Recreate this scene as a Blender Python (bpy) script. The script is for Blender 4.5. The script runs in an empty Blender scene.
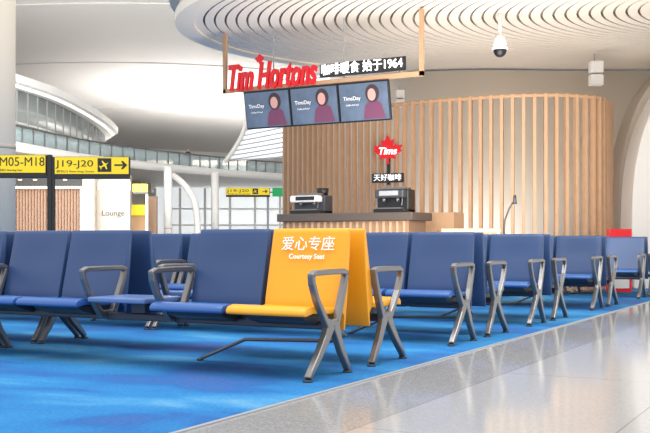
import bpy, bmesh, math, random
from mathutils import Vector, Matrix
random.seed(4)
TH=math.radians(28.9); CT,ST=math.cos(TH),math.sin(TH); F=970.0; H=0.84
def W(l,d,z=0.0): return Vector((l*CT-d*ST, l*ST+d*CT, z))
def Q(x,d,z=0.0): return W((x-325)/F*d,d,z)
def lin(c):
    c=c/255.0
    return c/12.92 if c<=0.04045 else ((c+0.055)/1.055)**2.4
def C(r,g,b): return (lin(r),lin(g),lin(b),1)
def mat(name,col,rough=0.5,metal=0.0,emit=0.0,noise=0.0,nscale=20,alpha=1.0,trans=0.0,bump=0.0,coat=0.0):
    m=bpy.data.materials.new(name); m.use_nodes=True
    nt=m.node_tree; b=nt.nodes['Principled BSDF']
    b.inputs['Base Color'].default_value=col
    b.inputs['Roughness'].default_value=rough
    b.inputs['Metallic'].default_value=metal
    b.inputs['Coat Weight'].default_value=coat
    if trans: b.inputs['Transmission Weight'].default_value=trans
    if alpha<1: b.inputs['Alpha'].default_value=alpha
    if emit:
        b.inputs['Emission Color'].default_value=col; b.inputs['Emission Strength'].default_value=emit
    tc=nt.nodes.new('ShaderNodeTexCoord'); n=nt.nodes.new('ShaderNodeTexNoise')
    n.inputs['Scale'].default_value=nscale; n.inputs['Detail'].default_value=4
    nt.links.new(tc.outputs['Object'],n.inputs['Vector'])
    if noise:
        mx=nt.nodes.new('ShaderNodeMix'); mx.data_type='RGBA'
        mx.inputs[6].default_value=tuple(c*(1-noise) for c in col[:3])+(1,)
        mx.inputs[7].default_value=tuple(min(1,c*(1+noise)) for c in col[:3])+(1,)
        nt.links.new(n.outputs['Fac'],mx.inputs[0]); nt.links.new(mx.outputs[2],b.inputs['Base Color'])
    if bump:
        bp=nt.nodes.new('ShaderNodeBump'); bp.inputs['Strength'].default_value=bump; bp.inputs['Distance'].default_value=0.01
        nt.links.new(n.outputs['Fac'],bp.inputs['Height']); nt.links.new(bp.outputs['Normal'],b.inputs['Normal'])
    return m
M={}
M['blue']=mat('blue_upholstery',C(44,70,112),0.42,noise=0.06,nscale=3,bump=0.05)
M['blue2']=mat('blue_seat_pad',C(46,90,154),0.36,noise=0.05,nscale=3)
M['yellow']=mat('yellow_upholstery',C(240,164,30),0.42,noise=0.04,nscale=3,bump=0.05)
M['metal']=mat('satin_grey_metal',C(132,130,129),0.30,metal=0.75)
M['dark']=mat('dark_steel',C(72,74,80),0.45,metal=0.4)
M['table']=mat('table_laminate',C(96,122,172),0.30,noise=0.03)
M['white']=mat('white_paint',C(236,234,230),0.5,noise=0.02,nscale=1)
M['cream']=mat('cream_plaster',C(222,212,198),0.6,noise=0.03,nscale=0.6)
M['creamd']=mat('cream_dark',C(196,186,172),0.6,noise=0.03,nscale=0.6)  # darker cream tone for piers, collars, headers and the inner rib
M['ceil']=mat('ceiling_paint',C(216,213,210),0.7,noise=0.03,nscale=0.1)
M['seam']=mat('ceiling_seam',C(196,193,190),0.7)
M['wood']=mat('slat_wood',C(190,152,118),0.5,noise=0.12,nscale=6)
M['woodd']=mat('counter_wood',C(150,118,92),0.45,noise=0.15,nscale=5)
M['ctop']=mat('counter_top_stone',C(84,74,68),0.35,noise=0.1)
M['black']=mat('black_plastic',C(28,29,32),0.35,noise=0.05)
M['grey']=mat('grey_plastic',C(160,162,165),0.4,noise=0.03)
M['red']=mat('red_sign',C(200,18,30),0.4,emit=0.25)
M['white_e']=mat('white_lit_letters',(1,1,1,1),0.4,emit=0.9)
M['text_w']=mat('white_print',C(250,250,245),0.5,emit=0.15)
M['ysign']=mat('yellow_sign_face',C(240,208,30),0.45,emit=0.2)
M['bsign']=mat('black_sign_face',C(34,34,32),0.45)
M['green']=mat('green_sign_face',C(20,150,80),0.45,emit=0.3)
M['screen']=mat('screen_image',C(82,94,112),0.25,emit=0.5,noise=0.6,nscale=4)
M['skin']=mat('skin_tone',C(190,145,135),0.5,emit=0.2)
M['hair']=mat('dark_hair',C(62,48,56),0.5)
M['maroon']=mat('maroon_shirt',C(104,58,84),0.6,emit=0.2)
M['navy']=mat('navy_cloth',C(40,45,60),0.8,noise=0.1)
M['glass']=mat('railing_glass',C(190,212,214),0.08,alpha=0.4)
M['dglass']=mat('dim_glass',C(150,156,152),0.15,noise=0.25,nscale=0.6)
M['warm']=mat('warm_lamp',(1,0.72,0.4,1),0.4,emit=2.0)
M['led']=mat('led_strip',(1,1,1,1),0.4,emit=1.6)
M['day']=mat('daylight_glazing',C(240,244,246),0.3,emit=0.6)
M['shut']=mat('brown_shutter',C(150,116,92),0.5,noise=0.1,nscale=3)
M['shopin']=mat('warm_shop_interior',C(190,150,110),0.6,emit=0.15,noise=0.2,nscale=1)
M['canback']=mat('canopy_backing',C(172,158,142),0.7,noise=0.05,nscale=1)
M['canslat']=mat('canopy_slat',C(232,221,206),0.55,noise=0.03,nscale=1)
M['canrim']=mat('canopy_rim',C(240,226,206),0.55,noise=0.02,nscale=1)

def link(o,parent=None):
    bpy.context.scene.collection.objects.link(o)
    if parent: o.parent=parent
    return o
def empty(name,loc=(0,0,0)):
    e=bpy.data.objects.new(name,None); e.empty_display_size=0.1; e.location=loc; return link(e)
def bev(o,w,seg=2):
    if w>0:
        m=o.modifiers.new('bev','BEVEL'); m.width=w; m.segments=seg; m.limit_method='ANGLE'; m.angle_limit=math.radians(40)
def mesh(name,verts,faces,mt,parent=None,bevel=0,smooth=False):
    me=bpy.data.meshes.new(name); me.from_pydata([tuple(v) for v in verts],[],faces); 
    bm=bmesh.new(); bm.from_mesh(me); bmesh.ops.recalc_face_normals(bm,faces=bm.faces); bm.to_mesh(me); bm.free()
    me.materials.append(mt)
    if smooth:
        for p in me.polygons: p.use_smooth=True
    o=bpy.data.objects.new(name,me); link(o,parent); bev(o,bevel); return o
def box(name,c,s,mt,parent=None,rz=0,bevel=0,rx=0):
    x,y,z=[v/2 for v in s]
    vs=[(-x,-y,-z),(x,-y,-z),(x,y,-z),(-x,y,-z),(-x,-y,z),(x,-y,z),(x,y,z),(-x,y,z)]
    fs=[(0,3,2,1),(4,5,6,7),(0,1,5,4),(1,2,6,5),(2,3,7,6),(3,0,4,7)]
    o=mesh(name,vs,fs,mt,parent,bevel); o.location=c; o.rotation_euler=(rx,0,rz); return o
def boxes(name,lst,mt,parent=None,bevel=0):
    """many boxes in one mesh: (center,size,rz)"""
    V=[];Fs=[]
    for c,s,rz in lst:
        x,y,z=[v/2 for v in s]; b=len(V); ca,sa=math.cos(rz),math.sin(rz)
        for p in [(-x,-y,-z),(x,-y,-z),(x,y,-z),(-x,y,-z),(-x,-y,z),(x,-y,z),(x,y,z),(-x,y,z)]:
            V.append((c[0]+p[0]*ca-p[1]*sa,c[1]+p[0]*sa+p[1]*ca,c[2]+p[2]))
        Fs+=[tuple(b+i for i in f) for f in [(0,3,2,1),(4,5,6,7),(0,1,5,4),(1,2,6,5),(2,3,7,6),(3,0,4,7)]]
    return mesh(name,V,Fs,mt,parent,bevel)
def cyl(name,c,r,h,mt,parent=None,seg=24,r2=None):
    r2=r if r2 is None else r2
    V=[];n=seg
    for k,(rr,z) in enumerate(((r,-h/2),(r2,h/2))):
        for i in range(n):
            a=2*math.pi*i/n; V.append((rr*math.cos(a),rr*math.sin(a),z))
    Fs=[(i,(i+1)%n,n+(i+1)%n,n+i) for i in range(n)]+[tuple(range(n))[::-1],tuple(range(n,2*n))]
    o=mesh(name,V,Fs,mt,parent); o.location=c
    for p in o.data.polygons: p.use_smooth=len(p.vertices)==4
    return o
def tube(name,pts,r,mt,parent=None):
    cu=bpy.data.curves.new(name,'CURVE'); cu.dimensions='3D'; cu.bevel_depth=r; cu.bevel_resolution=3; cu.use_fill_caps=True
    s=cu.splines.new('POLY'); s.points.add(len(pts)-1)
    for i,p in enumerate(pts): s.points[i].co=(p[0],p[1],p[2],1)
    cu.materials.append(mt); o=bpy.data.objects.new(name,cu); return link(o,parent)
def extr_x(name,prof,x0,x1,mt,parent=None,bevel=0,nx=1,fn=None,smooth=False):
    """profile (y,z) extruded along X"""
    V=[];n=len(prof)
    for k in range(nx+1):
        x=x0+(x1-x0)*k/nx
        for (y,z) in prof:
            dy,dz=fn((2*k/nx-1),y,z) if fn else (0,0)
            V.append((x,y+dy,z+dz))
    Fs=[]
    for k in range(nx):
        for i in range(n):
            a=k*n+i;b=k*n+(i+1)%n; Fs.append((a,b,b+n,a+n))
    Fs.append(tuple(range(n))[::-1]); Fs.append(tuple(nx*n+i for i in range(n)))
    return mesh(name,V,Fs,mt,parent,bevel,smooth)
def text(name,body,loc,rz,width,mt,parent=None,height=None,rx=math.pi/2,extrude=0.0,shear=0,offset=0,align='CENTER'):
    cu=bpy.data.curves.new(name,'FONT'); cu.body=body; cu.align_x=align; cu.align_y='CENTER'; cu.size=1
    cu.extrude=0; cu.shear=shear; cu.offset=offset; cu.materials.append(mt)
    o=bpy.data.objects.new(name,cu); link(o); bpy.context.view_layer.update()
    dx,dy=max(o.dimensions.x,.01),max(o.dimensions.y,.01)
    sx=width/dx; sy=(height/dy) if height else sx
    cu.extrude=extrude/ max(sx,1e-4)
    o.scale=(sx,sy,sx); o.rotation_euler=(rx,0,rz); o.location=loc
    if parent: o.parent=parent; o.matrix_parent_inverse=Matrix.Identity(4)
    return o
def wall_strip(name,pts,z0,z1,mt,thick=0.0,parent=None):
    V=[];Fs=[]
    n=len(pts)
    for p in pts: V.append((p[0],p[1],z0)); V.append((p[0],p[1],z1))
    for i in range(n-1): Fs.append((2*i,2*i+2,2*i+3,2*i+1))
    o=mesh(name,V,Fs,mt,parent,smooth=True)
    if thick:
        m=o.modifiers.new('sol','SOLIDIFY'); m.thickness=thick; m.offset=0
    return o
def slab(name,pts,z0,z1,mt,parent=None,bevel=0):
    n=len(pts); V=[(p[0],p[1],z0) for p in pts]+[(p[0],p[1],z1) for p in pts]
    Fs=[tuple(range(n))[::-1],tuple(range(n,2*n))]+[(i,(i+1)%n,n+(i+1)%n,n+i) for i in range(n)]
    return mesh(name,V,Fs,mt,parent,bevel)
def cr(pts,n=8):
    out=[]; P=[pts[0]]+list(pts)+[pts[-1]]
    for i in range(1,len(P)-2):
        for k in range(n):
            t=k/n; p0,p1,p2,p3=[Vector(v) for v in P[i-1:i+3]]
            out.append(0.5*((2*p1)+(-p0+p2)*t+(2*p0-5*p1+4*p2-p3)*t*t+(-p0+3*p1-3*p2+p3)*t**3))
    out.append(Vector(pts[-1])); return out

# ---------------- floor / carpet ----------------
def floor_mat():
    m=bpy.data.materials.new('terrazzo_floor'); m.use_nodes=True; nt=m.node_tree; b=nt.nodes['Principled BSDF']
    b.inputs['Roughness'].default_value=0.10; b.inputs['IOR'].default_value=1.65
    tc=nt.nodes.new('ShaderNodeTexCoord'); sp=nt.nodes.new('ShaderNodeSeparateXYZ'); nt.links.new(tc.outputs['Object'],sp.inputs[0])
    vo=nt.nodes.new('ShaderNodeTexVoronoi'); vo.inputs['Scale'].default_value=120; nt.links.new(tc.outputs['Object'],vo.inputs['Vector'])
    rg=nt.nodes.new('ShaderNodeValToRGB'); nt.links.new(vo.outputs['Color'],rg.inputs['Fac'])
    e=rg.color_ramp.elements; e[0].position=0; e[0].color=C(172,171,170); e[1].position=1; e[1].color=C(190,189,188)
    rd=nt.nodes.new('ShaderNodeValToRGB'); nt.links.new(vo.outputs['Color'],rd.inputs['Fac'])
    e=rd.color_ramp.elements; e[0].position=0; e[0].color=C(144,143,143); e[1].position=1; e[1].color=C(184,183,182)
    lt=nt.nodes.new('ShaderNodeMath'); lt.operation='LESS_THAN'; lt.inputs[1].default_value=-2.01; nt.links.new(sp.outputs['X'],lt.inputs[0])
    mx=nt.nodes.new('ShaderNodeMix'); mx.data_type='RGBA'
    nt.links.new(lt.outputs[0],mx.inputs[0]); nt.links.new(rg.outputs[0],mx.inputs[6]); nt.links.new(rd.outputs[0],mx.inputs[7])
    prev=mx.outputs[2]
    def line(sock,off,period,w,prev):
        a=nt.nodes.new('ShaderNodeMath'); a.operation='ADD'; a.inputs[1].default_value=off+1000*period; nt.links.new(sock,a.inputs[0])
        md=nt.nodes.new('ShaderNodeMath'); md.operation='MODULO'; md.inputs[1].default_value=period; nt.links.new(a.outputs[0],md.inputs[0])
        l=nt.nodes.new('ShaderNodeMath'); l.operation='LESS_THAN'; l.inputs[1].default_value=w; nt.links.new(md.outputs[0],l.inputs[0])
        k=nt.nodes.new('ShaderNodeMix'); k.data_type='RGBA'; nt.links.new(l.outputs[0],k.inputs[0]); nt.links.new(prev,k.inputs[6]); k.inputs[7].default_value=C(150,147,145)
        return k.outputs[2]
    prev=line(sp.outputs['X'],2.01,1.06,0.010,prev)
    prev=line(sp.outputs['Y'],0.3,2.12,0.008,prev)
    nt.links.new(prev,b.inputs['Base Color'])
    return m
def carpet_mat():
    m=bpy.data.materials.new('blue_carpet'); m.use_nodes=True; nt=m.node_tree; b=nt.nodes['Principled BSDF']
    b.inputs['Roughness'].default_value=0.95; b.inputs['Specular IOR Level'].default_value=0.1
    tc=nt.nodes.new('ShaderNodeTexCoord'); mp=nt.nodes.new('ShaderNodeMapping'); nt.links.new(tc.outputs['Object'],mp.inputs[0])
    mp.inputs['Location'].default_value=(5.3,0.4,0)
    mp.inputs['Rotation'].default_value=(0,0,math.radians(-20)); mp.inputs['Scale'].default_value=(0.8,1.3,1)
    n=nt.nodes.new('ShaderNodeTexNoise'); n.inputs['Scale'].default_value=0.9; n.inputs['Detail'].default_value=3; n.inputs['Distortion'].default_value=0.3
    nt.links.new(mp.outputs[0],n.inputs['Vector'])
    r=nt.nodes.new('ShaderNodeValToRGB'); nt.links.new(n.outputs['Fac'],r.inputs['Fac'])
    cr_=r.color_ramp; cr_.elements[0].position=0.32; cr_.elements[0].color=C(66,98,158)
    cr_.elements[1].position=0.70; cr_.elements[1].color=C(100,152,188)
    for p,c in ((0.42,C(48,100,162)),(0.48,C(48,116,174)),(0.54,C(50,122,178)),(0.61,C(68,136,184))):
        e=cr_.elements.new(p); e.color=c
    n2=nt.nodes.new('ShaderNodeTexNoise'); n2.inputs['Scale'].default_value=45; n2.inputs['Detail'].default_value=4; nt.links.new(tc.outputs['Object'],n2.inputs['Vector'])
    mx=nt.nodes.new('ShaderNodeMix'); mx.data_type='RGBA'; mx.blend_type='OVERLAY'; mx.inputs[0].default_value=0.3
    nt.links.new(r.outputs[0],mx.inputs[6]); nt.links.new(n2.outputs['Fac'],mx.inputs[7]); nt.links.new(mx.outputs[2],b.inputs['Base Color'])
    bp=nt.nodes.new('ShaderNodeBump'); bp.inputs['Strength'].default_value=0.3; nt.links.new(n2.outputs['Fac'],bp.inputs['Height']); nt.links.new(bp.outputs['Normal'],b.inputs['Normal'])
    return m
mesh('floor',[(-140,-10,0),(120,-10,0),(120,220,0),(-140,220,0)],[(0,1,2,3)],floor_mat())
mesh('floor_carpet',[(-30.65,-5,.005),(-2.65,-5,.005),(-2.65,29,.005),(-30.65,29,.005)],[(0,1,2,3)],carpet_mat())
box('trim_carpet_edge',(-2.64,12,0.004),(0.025,34,0.008),M['grey'])

# ---------------- seating ----------------
GZ=0.005
seat_prof=[(0.0,.40),(0.005,.42),(0.025,.438),(0.08,.448),(0.2,.44),(0.33,.425),(0.43,.42),(0.50,.43),(0.50,.40),(0.43,.39),(0.3,.388),(0.12,.402),(0.03,.39),(0.008,.388)]
back_prof=[(.470,.42),(.480,.48),(.520,.65),(.555,.80),(.578,.90),(.586,.926),(.597,.934),(.608,.926),(.612,.90),(.600,.75),(.578,.55),(.552,.38),(.535,.27),(.518,.27),(.525,.36)]
pan_prof=[(.10,.392),(.46,.385),(.44,.31),(.36,.30),(.14,.355)]
def seat_fn(u,y,z):
    return (0.012*u*u*(1 if y<.1 else 0), -0.012*(1-u*u)*(1 if z>.41 and .1<y<.45 else 0))
def back_fn(u,y,z):
    return (0.014*(1-u*u)*(1 if y<.59 and .5<z<.85 and y<.57 else 0),0)
cache={}
def inst(key,builder,name,parent,loc=(0,0,0),flip=False):
    if key not in cache: 
        o=builder(name); o.parent=parent; cache[key]=o.data; mods=[(m.name,m.width,m.segments) for m in o.modifiers]; cache[key+'_m']=mods
    else:
        o=bpy.data.objects.new(name,cache[key]); link(o,parent)
        for a,w,s in cache[key+'_m']: bev(o,w,s)
    o.location=loc; o.rotation_euler=(0,0,math.pi if flip else 0); return o
HW=0.288
def b_seat(col): 
    return lambda n: extr_x(n,seat_prof,-HW,HW,M['blue2'] if col=='blue' else M['yellow'],None,0.006,8,seat_fn,True)
def b_back(col): 
    return lambda n: extr_x(n,back_prof,-HW,HW,M[col],None,0.006,8,back_fn,True)
def b_pan(n): return extr_x(n,pan_prof,-0.22,0.22,M['dark'],None,0.006)
def ribbon(paths,thick):
    V=[];Fs=[]
    for path in paths:
        b=len(V); n=len(path)
        for i,(y,z,w) in enumerate(path):
            a=path[max(i-1,0)]; c=path[min(i+1,n-1)]
            t=Vector((c[0]-a[0],c[1]-a[1])).normalized(); nn=Vector((-t[1],t[0]))*w/2
            for sx in (-1,1):
                V.append((sx*thick/2,y+nn[0],z+nn[1])); V.append((sx*thick/2,y-nn[0],z-nn[1]))
        for i in range(n-1):
            k=b+4*i
            Fs+=[(k,k+4,k+5,k+1),(k+2,k+3,k+7,k+6),(k,k+2,k+6,k+4),(k+1,k+5,k+7,k+3)]
        Fs+=[(b,b+1,b+3,b+2),(b+4*(n-1),b+4*(n-1)+2,b+4*(n-1)+3,b+4*(n-1)+1)]
    return V,Fs
arm_paths=[[(.05,.635,.03),(.10,.652,.036),(.30,.655,.036),(.46,.655,.036),(.515,.640,.034)],
      [(.062,.645,.03),(.07,.59,.034),(.12,.49,.036),(.20,.39,.04),(.27,.31,.05)],
      [(.505,.648,.03),(.48,.57,.036),(.425,.44,.044),(.375,.34,.05),(.345,.29,.06)],
      [(.26,.325,.06),(.38,.325,.07)]]
leg_paths=[[(.30,.34,.09),(.24,.25,.062),(.15,.15,.050),(.05,.055,.038),(.02,.02,.034)],
      [(.34,.34,.09),(.385,.25,.062),(.44,.15,.050),(.51,.055,.038),(.535,.02,.034)]]
def b_arm(n):
    V,Fs=ribbon(arm_paths,.045); return mesh(n,V,Fs,M['metal'],None,0.008)
def b_leg(n):
    V,Fs=ribbon(leg_paths,.046); return mesh(n,V,Fs,M['metal'],None,0.008)
def b_foot(n): return cyl(n,(0,0,0),.03,.014,M['dark'])
P=.61
def seating(y0,x0,units,name='airport_seating_row'):
    """units from the aisle end: 'b' blue,'y' yellow,'t' table. Double row centred at y0+.71"""
    e=empty(name,(x0,y0,GZ))
    L=len(units)*P
    for side in (0,1):
        def pl(y): return y if side==0 else 1.42-y
        fl=(side==1)
        org=lambda x:(x,0,0) if side==0 else (x,1.42,0)
        for i,u in enumerate(units):
            xc=-(i+.5)*P
            if u=='t':
                o=box('table_top',(xc,pl(.26),.445),(.50,.42,.035),M['table'],e,bevel=.01)
                box('table_bracket',(xc,pl(.36),.39),(.12,.14,.09),M['dark'],e)
            else:
                col='yellow' if u=='y' else 'blue'
                inst('seat'+col,b_seat(col),'seat',e,org(xc),fl)
                inst('back'+col,b_back(col),'backrest',e,org(xc),fl)
                inst('pan',b_pan,'seat_pan',e,org(xc),fl)
        box('beam',(-L/2,pl(.33),.315),(L,.07,.05),M['dark'],e,bevel=.008)
        arms=[0,len(units)]
        for i,u in enumerate(units):
            if u=='t': arms+=[i,i+1]
        for a in sorted(set(arms)):
            inst('arm',b_arm,'armrest',e,org(-a*P),fl)
        for a in (0,len(units)):
            inst('leg',b_leg,'leg',e,org(-a*P),fl)
            for fy in (.02,.535):
                inst('foot',b_foot,'foot',e,(-a*P,pl(fy),.007))
    if L>2.5:
        tube('brace_rod',[(-1.21,.59,.012),(-.82,.58,.17),(-.15,.60,.19),(0,.50,.24),(0,.40,.28)],.013,M['metal'],e)
        cyl('brace_foot',(-1.21,.59,.007),.025,.014,M['dark'],e,16)
    return e
A='bbtbb'
r1=seating(5.02,-2.9,'ybtbb')
seating(5.02,-2.9-5*P-.08,A)
seating(7.35,-2.9,A); seating(7.35,-2.9-5*P-.08,A); 
seating(9.45,-2.9,A); seating(9.45,-2.9-5*P-.08,A)
seating(12.05,-2.9,A)
seating(14.9,-2.9,'bb')
tx=math.radians(90-13.2)
text('courtesy_label_chinese','爱心专座',(-.31,.561-.002,.825),0,.40,M['text_w'],r1,rx=tx,extrude=.001)
text('courtesy_label_english','Courtesy Seat',(-.31,.543-.002,.745),0,.27,M['text_w'],r1,rx=tx,extrude=.001,offset=.012)

# ---------------- canopy ----------------
can=empty('louvered_canopy',(0,0,0))
GA=6.6; CL=4.3
def ell(s,n=128,ga=GA,gb=4.6):
    cl=CL+(1-s)*5.2; cd=16-(1-s)*2.5
    return [W(cl+ga*s*math.cos(2*math.pi*i/n),cd+gb*s*math.sin(2*math.pi*i/n)) for i in range(n)]
V=[];Fs=[];N=128
s=.985
while s>.08:
    a=ell(s,N); b_=ell(s-.0118,N); k=len(V)
    for ring,z in ((a,4.40),(b_,4.40),(b_,4.425),(a,4.425)):
        V+=[(p.x,p.y,z) for p in ring]
    for q in range(4):
        r_=(q+1)%4
        for i in range(N):
            j=(i+1)%N; Fs.append((k+q*N+i,k+q*N+j,k+r_*N+j,k+r_*N+i))
    s-=.0150
mesh('louvers',V,Fs,M['canslat'],can)
slab('backing',ell(.995,N),4.46,4.53,M['canback'],can)
def ringband(name,s0,s1,z0,z1,mt):
    a=ell(s0,N);b_=ell(s1,N);V=[];Fs=[]
    for ring,z in ((a,z0),(b_,z0),(b_,z1),(a,z1)): V+=[(p.x,p.y,z) for p in ring]
    for q in range(4):
        r_=(q+1)%4
        for i in range(N):
            j=(i+1)%N; Fs.append((q*N+i,q*N+j,r_*N+j,r_*N+i))
    mesh(name,V,Fs,mt,can)
ringband('fascia_lower',1.012,.985,4.37,4.52,M['canrim'])
ringband('fascia_gap',.995,.985,4.52,4.72,M['canback'])
ringband('fascia_upper',1.02,.985,4.72,4.95,M['canrim'])
fins=[]
for i in range(0,260):
    a=2*math.pi*i/260
    c=W(CL+GA*1.006*math.cos(a),16+4.6*1.006*math.sin(a),4.62); nv=math.atan2(4.6*math.cos(a),-GA*math.sin(a))+TH
    fins.append((c,(.04,.07,.20),nv))
boxes('fascia_fins',fins,M['canrim'],can)
slab('top_lid',ell(1.0,N),4.9,4.95,M['white'],can)

# ---------------- slat wall + solid wall ----------------
sl=[(285,20.5),(340,18.9),(400,17.7),(480,16.9),(545,16.6),(590,16.8),(606,17.3),(611,18.3),(608,19.4)]
pl=cr([Q(x,d) for x,d in sl],24)
acc=0; nxt=0; lst=[]
for i in range(len(pl)-1):
    a,b_=pl[i],pl[i+1]; L=(b_-a).length
    while nxt<=acc+L:
        p=a.lerp(b_,(nxt-acc)/L); an=math.atan2((b_-a).y,(b_-a).x)
        lst.append((Vector((p.x,p.y,1.705)),(.055,.09,3.38),an)); nxt+=.184
    acc+=L
sw=empty('timber_slat_screen')
boxes('slats',lst,M['wood'],sw)
for z in (.04,3.37):
    wall_strip('rail',[p+Vector((0,0,0)) for p in pl],z-.03,z+.03,M['wood'],.06,sw)
bw=cr([Q(x,d) for x,d in ((322,21.6),(400,20.2),(480,19.8),(560,19.9),(640,19.9),(760,19.6))],10)
wall_strip('wall_kiosk_back',bw,0,4.36,M['cream'],.15)

# big curved structural arch at right
arch=empty('curved_arch_column')
def archpiece(nm,pts,dd,th,mt):
    c=cr([Q(x,dd,z) for x,z in pts],10); Rv=Vector((CT,ST,0)); Fv=Vector((-ST,CT,0)); V=[];Fs=[]
    for i,p in enumerate(c):
        w=th*(1+.5*i/len(c))
        for a,b_ in ((0,0),(w,0),(w,.7),(0,.7)): V.append(p+Rv*a+Fv*b_)
    for i in range(len(c)-1):
        for q in range(4): Fs.append((4*i+q,4*i+(q+1)%4,4*i+4+(q+1)%4,4*i+4+q))
    n=len(V); Fs+=[(0,1,2,3),(n-4,n-3,n-2,n-1)]
    mesh(nm,V,Fs,mt,arch,.02)
archpiece('rib',[(634,0),(632,1.2),(636,2.3),(650,3.2),(678,4.0),(710,4.3)],17.8,.35,M['white'])
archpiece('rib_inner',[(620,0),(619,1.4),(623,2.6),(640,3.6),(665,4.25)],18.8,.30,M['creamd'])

# ---------------- kiosk ----------------
YS=13.45
ctr=empty('cafe_counter')
box('counter_body',(-7.42,14.45,.60),(2.3,.7,1.2),M['woodd'],ctr,bevel=.01)
box('counter_top',(-7.42,14.42,1.265),(2.5,.82,.13),M['ctop'],ctr,bevel=.01)
boxes('counter_front_battens',[((-8.5+.12*i,14.09,.6),(.04,.02,1.18),0) for i in range(19)],M['wood'],ctr)
box('counter_back',(-7.1,15.6,.68),(2.2,.5,1.36),M['wood'],ctr,bevel=.01)
lo=empty('side_service_desk'); 
p=Q(468,15.0); box('desk_body',(p.x,p.y,.5),(.8,.5,1.0),M['woodd'],lo,TH,.01); box('desk_top',(p.x,p.y,1.03),(.9,.6,.06),M['wood'],lo,TH,.01)
def coffee(x,y,z,w,h,light,name='espresso_machine'):
    e=empty(name,(x,y,z))
    box('base',(0,0,.03),(w,.42,.06),M['black'],e,bevel=.01)
    box('body',(0,.08,h*.5),(w,.28,h),M['dark'] if light else M['black'],e,bevel=.02)
    box('head',(-.05*w if light else 0,-.06,h*.80),(w*.92,.30,h*.36),M['white'] if light else M['dark'],e,bevel=.025)
    box('panel',(0,-.215,h*.82),(w*.6,.01,h*.2),M['black'] if light else M['grey'],e)
    for k in (-.22,.22):
        cyl('group_head',(k*w,-.13,h*.56),.03,.08,M['metal'],e,16)
    box('drip_tray',(0,-.16,.07),(w*.8,.12,.02),M['metal'],e)
    for k in (-1,1): tube('steam_wand',[(k*w*.42,-.2,h*.6),(k*w*.44,-.24,h*.3),(k*w*.42,-.24,.12)],.008,M['metal'],e)
    box('cup_tray',(0,.05,h+.02),(w*.8,.25,.03),M['metal'],e)
    if light: cyl('bean_hopper',(w*.3,.08,h+.06),.09,.12,M['black'],e,16,.11)
coffee(-8.22,14.4,1.332,.60,.32,True)
coffee(-6.66,14.4,1.332,.56,.38,False)
fr=empty('hanging_timber_frame')
XL,XR=-9.36,-5.78
box('bottom_bar',((XL+XR)/2,YS+.03,3.39),(XR-XL+.06,.06,.07),M['wood'],fr)
for x,t in ((XL,4.36),(XR,4.36)):
    box('post',(x,YS+.03,3.35+(t-3.35)/2),(.06,.06,t-3.35),M['wood'],fr)
for x in (-8.4,-7.1): box('suspender',(x,YS+.03,3.9),(.015,.015,.94),M['grey'],fr)
sg=empty('cafe_lettering_sign')
text('script_letters','Tim Hortons',(-8.42,YS-.05,3.56),0,1.68,M['red'],sg,height=.44,extrude=.03,shear=.25,offset=.022)
def leaf(name,c,s,mt,parent,depth=.03):
    h=[(0,1),(.18,.68),(.36,.78),(.28,.30),(.50,.52),(.56,.40),(.82,.44),(.72,.22),(.84,.14),(.42,-.18),(.48,-.34),(.05,-.26),(.06,-.62)]
    pts=h+[(-x,z) for x,z in h[::-1] if x!=0]; n=len(pts)
    V=[(x*s,-depth,z*s) for x,z in pts]+[(x*s,0,z*s) for x,z in pts]
    Fs=[tuple(range(n)),tuple(range(n,2*n))[::-1]]+[(i,(i+1)%n,n+(i+1)%n,n+i) for i in range(n)]
    o=mesh(name,V,Fs,mt,parent); o.location=c; return o
leaf('leaf_emblem',(-8.62,YS-.04,3.84),.10,M['red'],sg)
text('white_letters','咖啡暖食 始于1964',(-6.76,YS-.06,3.56),0,1.40,M['white_e'],sg,height=.18,extrude=.01)
box('letter_backing',(-6.76,YS-.02,3.56),(1.48,.03,.21),M['black'],sg)
lp=Q(389,17.68)
ls=empty('maple_leaf_wall_sign',(lp.x,lp.y,0)); ls.rotation_euler=(0,0,TH-.35)
leaf('leaf',(0,-.05,2.47),.32,M['red'],ls,.06)
text('leaf_script','Tims',(0,-.13,2.50),0,.34,M['white_e'],ls,shear=.25,extrude=.005,offset=.02)
text('chinese_name','天好咖啡',(0,-.10,2.02),0,.52,M['white_e'],ls,extrude=.005)
box('name_backing',(0,-.07,2.02),(.6,.02,.17),M['black'],ls)
box('support',(0,-.02,2.3),(.05,.04,.8),M['black'],ls)
# screens
for i in range(3):
    e=empty('menu_display_screen',(-6.30-.885*(2-i)-.45,YS+.06,3.04)); e.rotation_euler=(math.radians(10),0,0)
    box('housing',(0,0,0),(.875,.06,.62),M['black'],e,bevel=.008)
    box('display_panel',(0,-.033,0),(.835,.006,.57),M['screen'],e)
    body=[(-.02,-.27),(.02,-.06),(.10,.01),(.20,.02),(.30,-.04),(.36,-.27)]
    mesh('pictured_shirt',[(x,-.039,z) for x,z in body],[tuple(range(6))],M['maroon'],e)
    cc=[(.155+.12*math.cos(t*.4189),.12+.14*math.sin(t*.4189)) for t in range(15)]
    mesh('pictured_hair',[(x,-.041,z) for x,z in cc],[tuple(range(15))],M['hair'],e)
    cc=[(.145+.07*math.cos(t*.4189),.10+.095*math.sin(t*.4189)) for t in range(15)]
    mesh('pictured_face',[(x,-.043,z) for x,z in cc],[tuple(range(15))],M['skin'],e)
    text('screen_caption','TimsDay',(-.20,-.045,.06),0,.30,M['text_w'],e)
    text('screen_subline','Coffee & Food',(-.20,-.045,-.04),0,.22,M['text_w'],e)
    for k in (-.25,.25): tube('hanger',[(k,.02,.28),(k,.03,.36)],.01,M['grey'],e)
p=Q(500,15.0)
sc=empty('security_dome_camera',(p.x,p.y,-.12)); 
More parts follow.
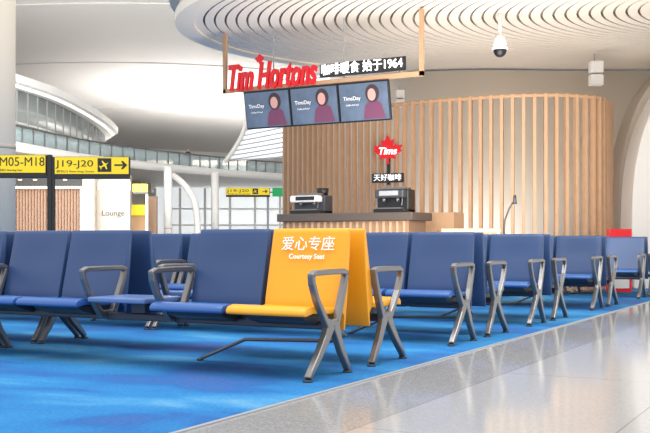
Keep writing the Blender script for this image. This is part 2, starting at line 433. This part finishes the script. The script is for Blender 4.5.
cyl('pole',(0,0,4.33),.025,.36,M['white'],sc,12); cyl('housing',(0,0,4.08),.12,.18,M['white'],sc,24,.07)
cyl('collar',(0,0,3.97),.125,.05,M['white'],sc,24)
V=[];Fs=[];n=20
for k in range(6):
    a=k/6*math.pi/2
    for i in range(n): V.append((.105*math.cos(a)*math.cos(2*math.pi*i/n),.105*math.cos(a)*math.sin(2*math.pi*i/n),3.95-.12*math.sin(a)))
for k in range(5):
    for i in range(n): Fs.append((k*n+i,k*n+(i+1)%n,(k+1)*n+(i+1)%n,(k+1)*n+i))
Fs.append(tuple(range(5*n,6*n))); mesh('dome',V,Fs,M['black'],sc,smooth=True)
for x,z,d in ((596,4.0,18.0),(400,3.62,18.6)):
    p=Q(x,d); e=empty('wall_speaker',(p.x,p.y,z)); e.rotation_euler=(0,0,TH)
    s_=1 if x>500 else .7
    box('cabinet_upper',(0,0,.10*s_),(.24*s_,.2,.22*s_),M['white'],e,bevel=.02); box('cabinet_lower',(0,0,-.14*s_),(.24*s_,.2,.20*s_),M['white'],e,bevel=.02)
    box('bracket',(0,.2,0),(.05,.4 if x<500 else .25,.05),M['grey'],e)
    tube('suspension',[(0,.1,.1),(0,.1,4.38-z)],.012,M['grey'],e)
p=Q(508,15.2); g=empty('gooseneck_lamp',(p.x,p.y,0))
tube('neck',[(-.06,0,0.02),(-.06,0,1.05),(-.05,0,1.2),(.02,0,1.38),(.10,0,1.5)],.014,M['dark'],g); cyl('base',(-.06,0,.015),.10,.03,M['dark'],g); cyl('head',(.11,0,1.52),.035,.14,M['dark'],g,12,.02)
p=Q(619,16.6); e=empty('fire_equipment_cabinet',(p.x,p.y,0)); e.rotation_euler=(0,0,TH)
box('cabinet',(0,0,.54),(.38,.2,1.08),M['red'],e,bevel=.01); box('door_panel',(0,-.11,.42),(.28,.02,.7),M['white'],e); box('handle',(.10,-.13,.6),(.02,.02,.12),M['grey'],e)

# ---------------- wayfinding signs (left) ----------------
def wsign(xa,xb,ya,yb,d,txt,sub,name='wayfinding_sign',plane=False,tw=.80,t0=-.47):
    z1=H+(243-ya)/F*d; z0=H+(243-yb)/F*d; p=Q((xa+xb)/2,d); w=(xb-xa)/F*d; h=z1-z0
    e=empty(name,(p.x,p.y,0)); e.rotation_euler=(0,0,TH); b0=z0
    box('panel',(0,0,b0+h*.5),(w,.12,h),M['bsign'],e,bevel=.01)
    box('yellow_face',(0,-.065,b0+h*.60),(w*.98,.012,h*.76),M['ysign'],e)
    text('gate_text',txt,(w*t0,-.075,b0+h*.68),0,w*(tw if not plane else .50),M['bsign'],e,height=h*.38,extrude=.002,align='LEFT')
    text('sub_text',sub,(w*t0,-.075,b0+h*.33),0,w*.5*(.6 if t0>-.3 else 1),M['bsign'],e,height=h*.12,extrude=.002,align='LEFT')
    if plane:
        box('icon_tile',(w*.17,-.073,b0+h*.62),(h*.62,.008,h*.62),M['bsign'],e)
        s=h*.24; pts=[(-1,0),(-.3,.12),(-.1,.9),(.1,.9),(.1,.15),(.7,.12),(.9,.4),(1,.4),(.95,0),(1,-.4),(.9,-.4),(.7,-.12),(.1,-.15),(.1,-.9),(-.1,-.9),(-.3,-.12)]
        o=mesh('plane_icon',[(x*s,-.079,z*s) for x,z in pts],[tuple(range(len(pts)))],M['ysign'],e); o.location=(w*.17,0,b0+h*.62); o.rotation_euler=(0,math.radians(150),0)
        ar=[(-1,.12),(.3,.12),(.0,.62),(.3,.62),(.95,0),(.3,-.62),(0,-.62),(.3,-.12),(-1,-.12)]
        s=h*.30; o=mesh('arrow_icon',[(x*s,-.079,z*s) for x,z in ar],[tuple(range(len(ar)))],M['bsign'],e); o.location=(w*.39,0,b0+h*.62)
    return e,z0,z1,w
e,z0,z1,w=wsign(-30,47,155,178,20,'M05-M18','登机口 Boarding Gate',tw=.58,t0=-.11)
box('post',(w/2+.06,0,z1/2),(.09,.1,z1),M['bsign'],e)
box('post',(-w/2+.06,.12,z1/2),(.09,.1,z1),M['bsign'],e)
e,z0,z1,w=wsign(55,130,157,179,20.0,'J19-J20','登机口 Boarding Gates',plane=True)
box('post',(-w/2-.03,0,z1/2),(.05,.08,z1),M['bsign'],e)
e,z0,z1,w=wsign(226,270,188,197,40,'J19-J20','Gates',plane=True)
box('post',(w*.45,.1,z1/2),(.1,.1,z1),M['grey'],e)
box('exit_panel',(w*.5+.35,0,z0+.2),(.5,.1,.36),M['green'],e)
box('cross_arm',(w*.5,.1,z0+.2),(.9,.06,.06),M['grey'],e)
e,z0,z1,w=wsign(133,148,184,194,45,'J17','Gate')
box('post',(w*.4,.1,z1/2),(.1,.1,z1),M['grey'],e)

# ---------------- gallery, far hall ----------------
gal=empty('upper_gallery')
edge=[(-80,50),(0,56.8),(100,68.3),(200,78.2),(285,85.6),(380,94)]
ec=cr([Q(x,d) for x,d in edge],6)
slab('deck',ec+[Q(420,112),Q(-200,112)],6.4,6.85,M['white'],gal)
wall_strip('fascia',ec,6.35,6.95,M['white'],.12,gal)
wall_strip('glass_railing',ec,6.95,7.85,M['glass'],.03,gal)
wall_strip('handrail',ec,7.86,7.97,M['metal'],.1,gal)
boxes('railing_posts',[(Vector((p.x,p.y,7.38)),(.09,.09,1.0),0) for p in cr([Q(x,d) for x,d in edge],9)],M['metal'],gal)
boxes('rear_shopfronts',[(Q(x,104,8.2),(2.4,.5,2.6),TH) for x in (128,160,205,235)],M['dglass'],gal)
boxes('rear_shop_headers',[(Q(x,103.6,9.4),(2.6,.5,.5),TH) for x in (128,160,205,235)],M['creamd'],gal)
lng=empty('oval_lounge')
re=[(-60,52),(17,60),(60,66),(90,73.7),(110,82),(118,88)]
rc=cr([Q(x,d) for x,d in re],8)
slab('roof',rc+[Q(90,105),Q(-160,105)],10.8,11.3,M['white'],lng)
rin=cr([Q(x-14,d+1.5) for x,d in re],8)
wall_strip('glazing',rin,6.85,10.8,M['dglass'],.1,lng)
wall_strip('led_cove',cr([Q(x-5,d+.6) for x,d in re],8),10.66,10.8,M['led'],.1,lng)
boxes('mullions',[(Vector((p.x,p.y,8.8)),(.15,.15,3.9),0) for p in rin[::2]],M['grey'],lng)
wall_strip('transom',[p+Vector((ST,-CT,0))*.1 for p in rin],8.6,8.75,M['white'],.1,lng)
def cz(l,d): return 16.8-3.9*((max(d,46)-46)/86)**1.2 + 1.2*math.sin(l*.05+d*.03)
V=[];Fs=[];nu,nv=24,16
for j in range(nv+1):
    d=46+ (132-46)*j/nv
    for i in range(nu+1):
        l=-90+ 150*i/nu
        V.append(W(l,d,cz(l,d)))
for j in range(nv):
    for i in range(nu):
        a=j*(nu+1)+i; Fs.append((a,a+1,a+nu+2,a+nu+1))
mesh('ceiling',V,Fs,M['ceil'],smooth=True)
for k,d0 in enumerate((66,84,104)):
    tube('trim_ceiling_%d'%(k+1),[W(l,d0+.006*(l+20)**2,cz(l,d0+.006*(l+20)**2)-.04) for l in range(-44,14,3)],.07,M['seam'])
wall_strip('wall_far',[W(-90,130),W(70,130)],0,15,M['ceil'],.3)
wall_strip('wall_concourse',[Q(-120,72),Q(60,80),Q(150,88)],0,6.3,M['cream'],.3)
wf=empty('window_concourse')
wall_strip('glazing',[Q(155,95),Q(330,98)],0,6.3,M['day'],.1,wf)
boxes('mullions',[(Q(155+ 175*i/7,94.6,3.1),(.22,.2,6.2),TH) for i in range(8)],M['white'],wf)
boxes('transoms',[(Q(242,95.5,z),(17,.2,.16),TH+.03) for z in (2.6,4.2)],M['white'],wf)
sh=empty('concourse_shop')
box('bulkhead',Q(38,60,4.75),(5.6,.6,.9),M['bsign'],sh,TH)
box('light_strip',Q(38,59.6,4.25),(5.4,.1,.14),M['warm'],sh,TH)
boxes('shutter_slats',[(Q(12+66*i/22,60.2,2.1),(.14,.1,4.2),TH) for i in range(23)],M['shut'],sh)
box('shutter_back',Q(45,60.8,2.1),(4.6,.1,4.2),M['shopin'],sh,TH)
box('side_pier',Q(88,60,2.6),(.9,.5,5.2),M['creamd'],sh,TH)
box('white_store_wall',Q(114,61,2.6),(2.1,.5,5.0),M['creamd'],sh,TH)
text('store_text','Lounge',Q(113,60.6,2.7),TH,1.4,M['dark'],sh)
box('store_header',Q(114,60.7,4.4),(2.1,.1,.5),M['cream'],sh,TH)
box('menu_panel',Q(139,64,1.6),(1.0,.4,3.2),M['shopin'],sh,TH); box('menu_header',Q(139,63.7,3.0),(1.0,.4,.7),M['ysign'],sh,TH); box('store_pier',Q(152,66,2),(.7,.4,4),M['woodd'],sh,TH)
box('left_return',Q(5,60,2.2),(.7,.4,4.4),M['dark'],sh,TH)
for x in (20,35,50,65): 
    cyl('downlight',Q(x,58,4.62),.12,.05,M['warm'],sh,12)
def column(x,d,r,h,mt,name='concourse_column'):
    p=Q(x,d); e=empty(name,(p.x,p.y,0)); cyl('shaft',(0,0,h/2),r,h,mt,e,32); cyl('base_ring',(0,0,.15),r*1.08,.3,M['grey'],e,32); cyl('collar',(0,0,h*.30),r*1.03,.12,M['creamd'],e,32)
    return e
column(-2,31,.54,13.0,M['canrim'])
column(168,70,.3,6.34,M['white']); column(215,76,.3,6.34,M['white']); column(98,63,.25,6.34,M['white'])
tube('curved_roof_strut',cr([Q(172,72,5.9),Q(186,72,5.0),Q(196,72,3.4),Q(198,72,0)],8),.25,M['white'])
sk=empty('window_skylight_louvers')
def bil(u,v):
    tl,tr,bl,br=Q(243,60,10.6),Q(330,58,10.9),Q(226,72,5.6+1.3),Q(330,66,5.6+1.3)
    return tl.lerp(tr,u).lerp(bl.lerp(br,u),v)+Vector((CT,ST,0))*(0.8*math.sin(math.pi*v)*(1-u))
V=[];Fs=[];
for j in range(13):
    for i in range(9): V.append(bil(i/8,j/12))
for j in range(12):
    for i in range(8): Fs.append((j*9+i,j*9+i+1,j*9+i+10,j*9+i+9))
mesh('glazing',V,Fs,M['day'],sk,smooth=True)
for j in range(0,15):
    v=j/14; pts=[bil(i/8,min(1,max(0,v+ (i/8-.5)*-.12)))+Vector((ST,-CT,0))*.3 for i in range(9)]
    tube('fin',pts,.05,M['grey'],sk)
tube('edge_rib',[bil(0,j/12)+Vector((ST,-CT,0))*.3 for j in range(13)],.16,M['white'],sk)

def person(loc,rz):
    J={'pel':(0,0,.95),'wa':(0,0,1.1),'ch':(0,.0,1.32),'nk':(0,0,1.46),'hd':(0,-.01,1.56),'ht':(0,0,1.68),
    'shl':(-.17,0,1.40),'ell':(-.23,.02,1.13),'wrl':(-.19,-.12,.95),'shr':(.17,0,1.40),'elr':(.23,.02,1.13),'wrr':(.19,-.12,.95),
    'hpl':(-.09,0,.9),'knl':(-.10,-.02,.5),'anl':(-.11,.02,.08),'tol':(-.12,-.13,.04),'hpr':(.09,0,.9),'knr':(.10,-.02,.5),'anr':(.11,.02,.08),'tor':(.12,-.13,.04)}
    R={'pel':.14,'wa':.12,'ch':.15,'nk':.055,'hd':.085,'ht':.07,'shl':.06,'ell':.045,'wrl':.03,'shr':.06,'elr':.045,'wrr':.03,'hpl':.09,'knl':.06,'anl':.045,'tol':.035,'hpr':.09,'knr':.06,'anr':.045,'tor':.035}
    E=[('pel','wa'),('wa','ch'),('ch','nk'),('nk','hd'),('hd','ht'),('ch','shl'),('shl','ell'),('ell','wrl'),('ch','shr'),('shr','elr'),('elr','wrr'),('pel','hpl'),('hpl','knl'),('knl','anl'),('anl','tol'),('pel','hpr'),('hpr','knr'),('knr','anr'),('anr','tor')]
    ks=list(J); me=bpy.data.meshes.new('body'); me.from_pydata([J[k] for k in ks],[(ks.index(a),ks.index(b)) for a,b in E],[])
    e=empty('standing_person',loc); e.rotation_euler=(0,0,rz)
    o=bpy.data.objects.new('body',me); link(o,e); me.materials.append(M['navy']); o.modifiers.new('s','SKIN'); 
    for i,k in enumerate(ks): me.skin_vertices[0].data[i].radius=(R[k],R[k]*.85); 
    me.skin_vertices[0].data[0].use_root=True
    m=o.modifiers.new('sub','SUBSURF'); m.levels=2; m.render_levels=2
    bpy.ops.mesh.primitive_uv_sphere_add(segments=16,ring_count=10,radius=.1); h=bpy.context.object; h.name='face'; h.parent=e; h.location=(0,-.03,1.58); h.scale=(.85,.95,1.15); h.data.materials.append(M['skin'])
    bpy.ops.mesh.primitive_uv_sphere_add(segments=16,ring_count=10,radius=.108); h=bpy.context.object; h.name='hair'; h.parent=e; h.location=(0,.0,1.61); h.scale=(.9,.95,1.1); h.data.materials.append(M['hair'])
pp=Q(188,79.5,6.86); person(pp,TH+.5)

# ---------------- light ----------------
w=bpy.data.worlds.new('World'); bpy.context.scene.world=w; w.use_nodes=True; nt=w.node_tree
bg=nt.nodes['Background']; tc=nt.nodes.new('ShaderNodeTexCoord'); sp=nt.nodes.new('ShaderNodeSeparateXYZ'); r=nt.nodes.new('ShaderNodeValToRGB')
nt.links.new(tc.outputs['Generated'],sp.inputs[0]); nt.links.new(sp.outputs['Z'],r.inputs['Fac'])
r.color_ramp.elements[0].position=0; r.color_ramp.elements[0].color=(.88,.885,.89,1); r.color_ramp.elements[1].position=.8; r.color_ramp.elements[1].color=(1,1,1.0,1)
nt.links.new(r.outputs[0],bg.inputs['Color']); bg.inputs['Strength'].default_value=1.34
def area(name,loc,size,power,tgt,col=(1,1,1)):
    l=bpy.data.lights.new(name,'AREA'); l.shape='SQUARE'; l.size=size; l.energy=power; l.color=col
    o=bpy.data.objects.new(name,l); link(o); o.location=loc; o.rotation_euler=(Vector(tgt)-Vector(loc)).to_track_quat('-Z','Y').to_euler()
area('overhead_fill_hall',(-4,4,9),5,520,(-4,8,0))  # added soft light over the seating, skylight stand-in without a fixture
area('fill_kiosk',W(3,6,7),5,480,W(3,18,2.8),(1,.98,.95))  # added fill aimed at the kiosk front; no lamp hangs there
area('upfill_canopy',W(2.0,12.8,1.3),4,400,W(2.0,14.8,4.4),(1,.94,.86))  # added upward fill to brighten the louvers, no fixture modelled
area('upfill_kiosk_wall',W(3.0,18.6,.2),2.0,60,W(3.0,19.2,4.4),(1,.95,.9))  # added upward fill between slats and back wall, not a real cove
area('upfill_hall_near',W(-12,44,2),24,15500,W(-12,70,15),(1,.99,.98))  # added fill pointing up to lift the dark hall ceiling
area('upfill_hall_far',W(-10,98,7.2),14,9000,W(-10,100,15),(1,.99,.98))  # second added ceiling fill, above the gallery deck, no real fixture
area('gallery_downlight',W(-14,64,6.2),12,150,W(-14,64,0),(1,.95,.9))

cam=bpy.data.cameras.new('camera'); co=bpy.data.objects.new('camera',cam); link(co)
cam.sensor_width=36; cam.lens=36*F/650; cam.shift_y=26.5/650
co.location=(0,0,H); co.rotation_euler=(math.pi/2,0,TH); cam.clip_end=500
bpy.context.scene.camera=co
bpy.context.scene.view_settings.view_transform='Standard'
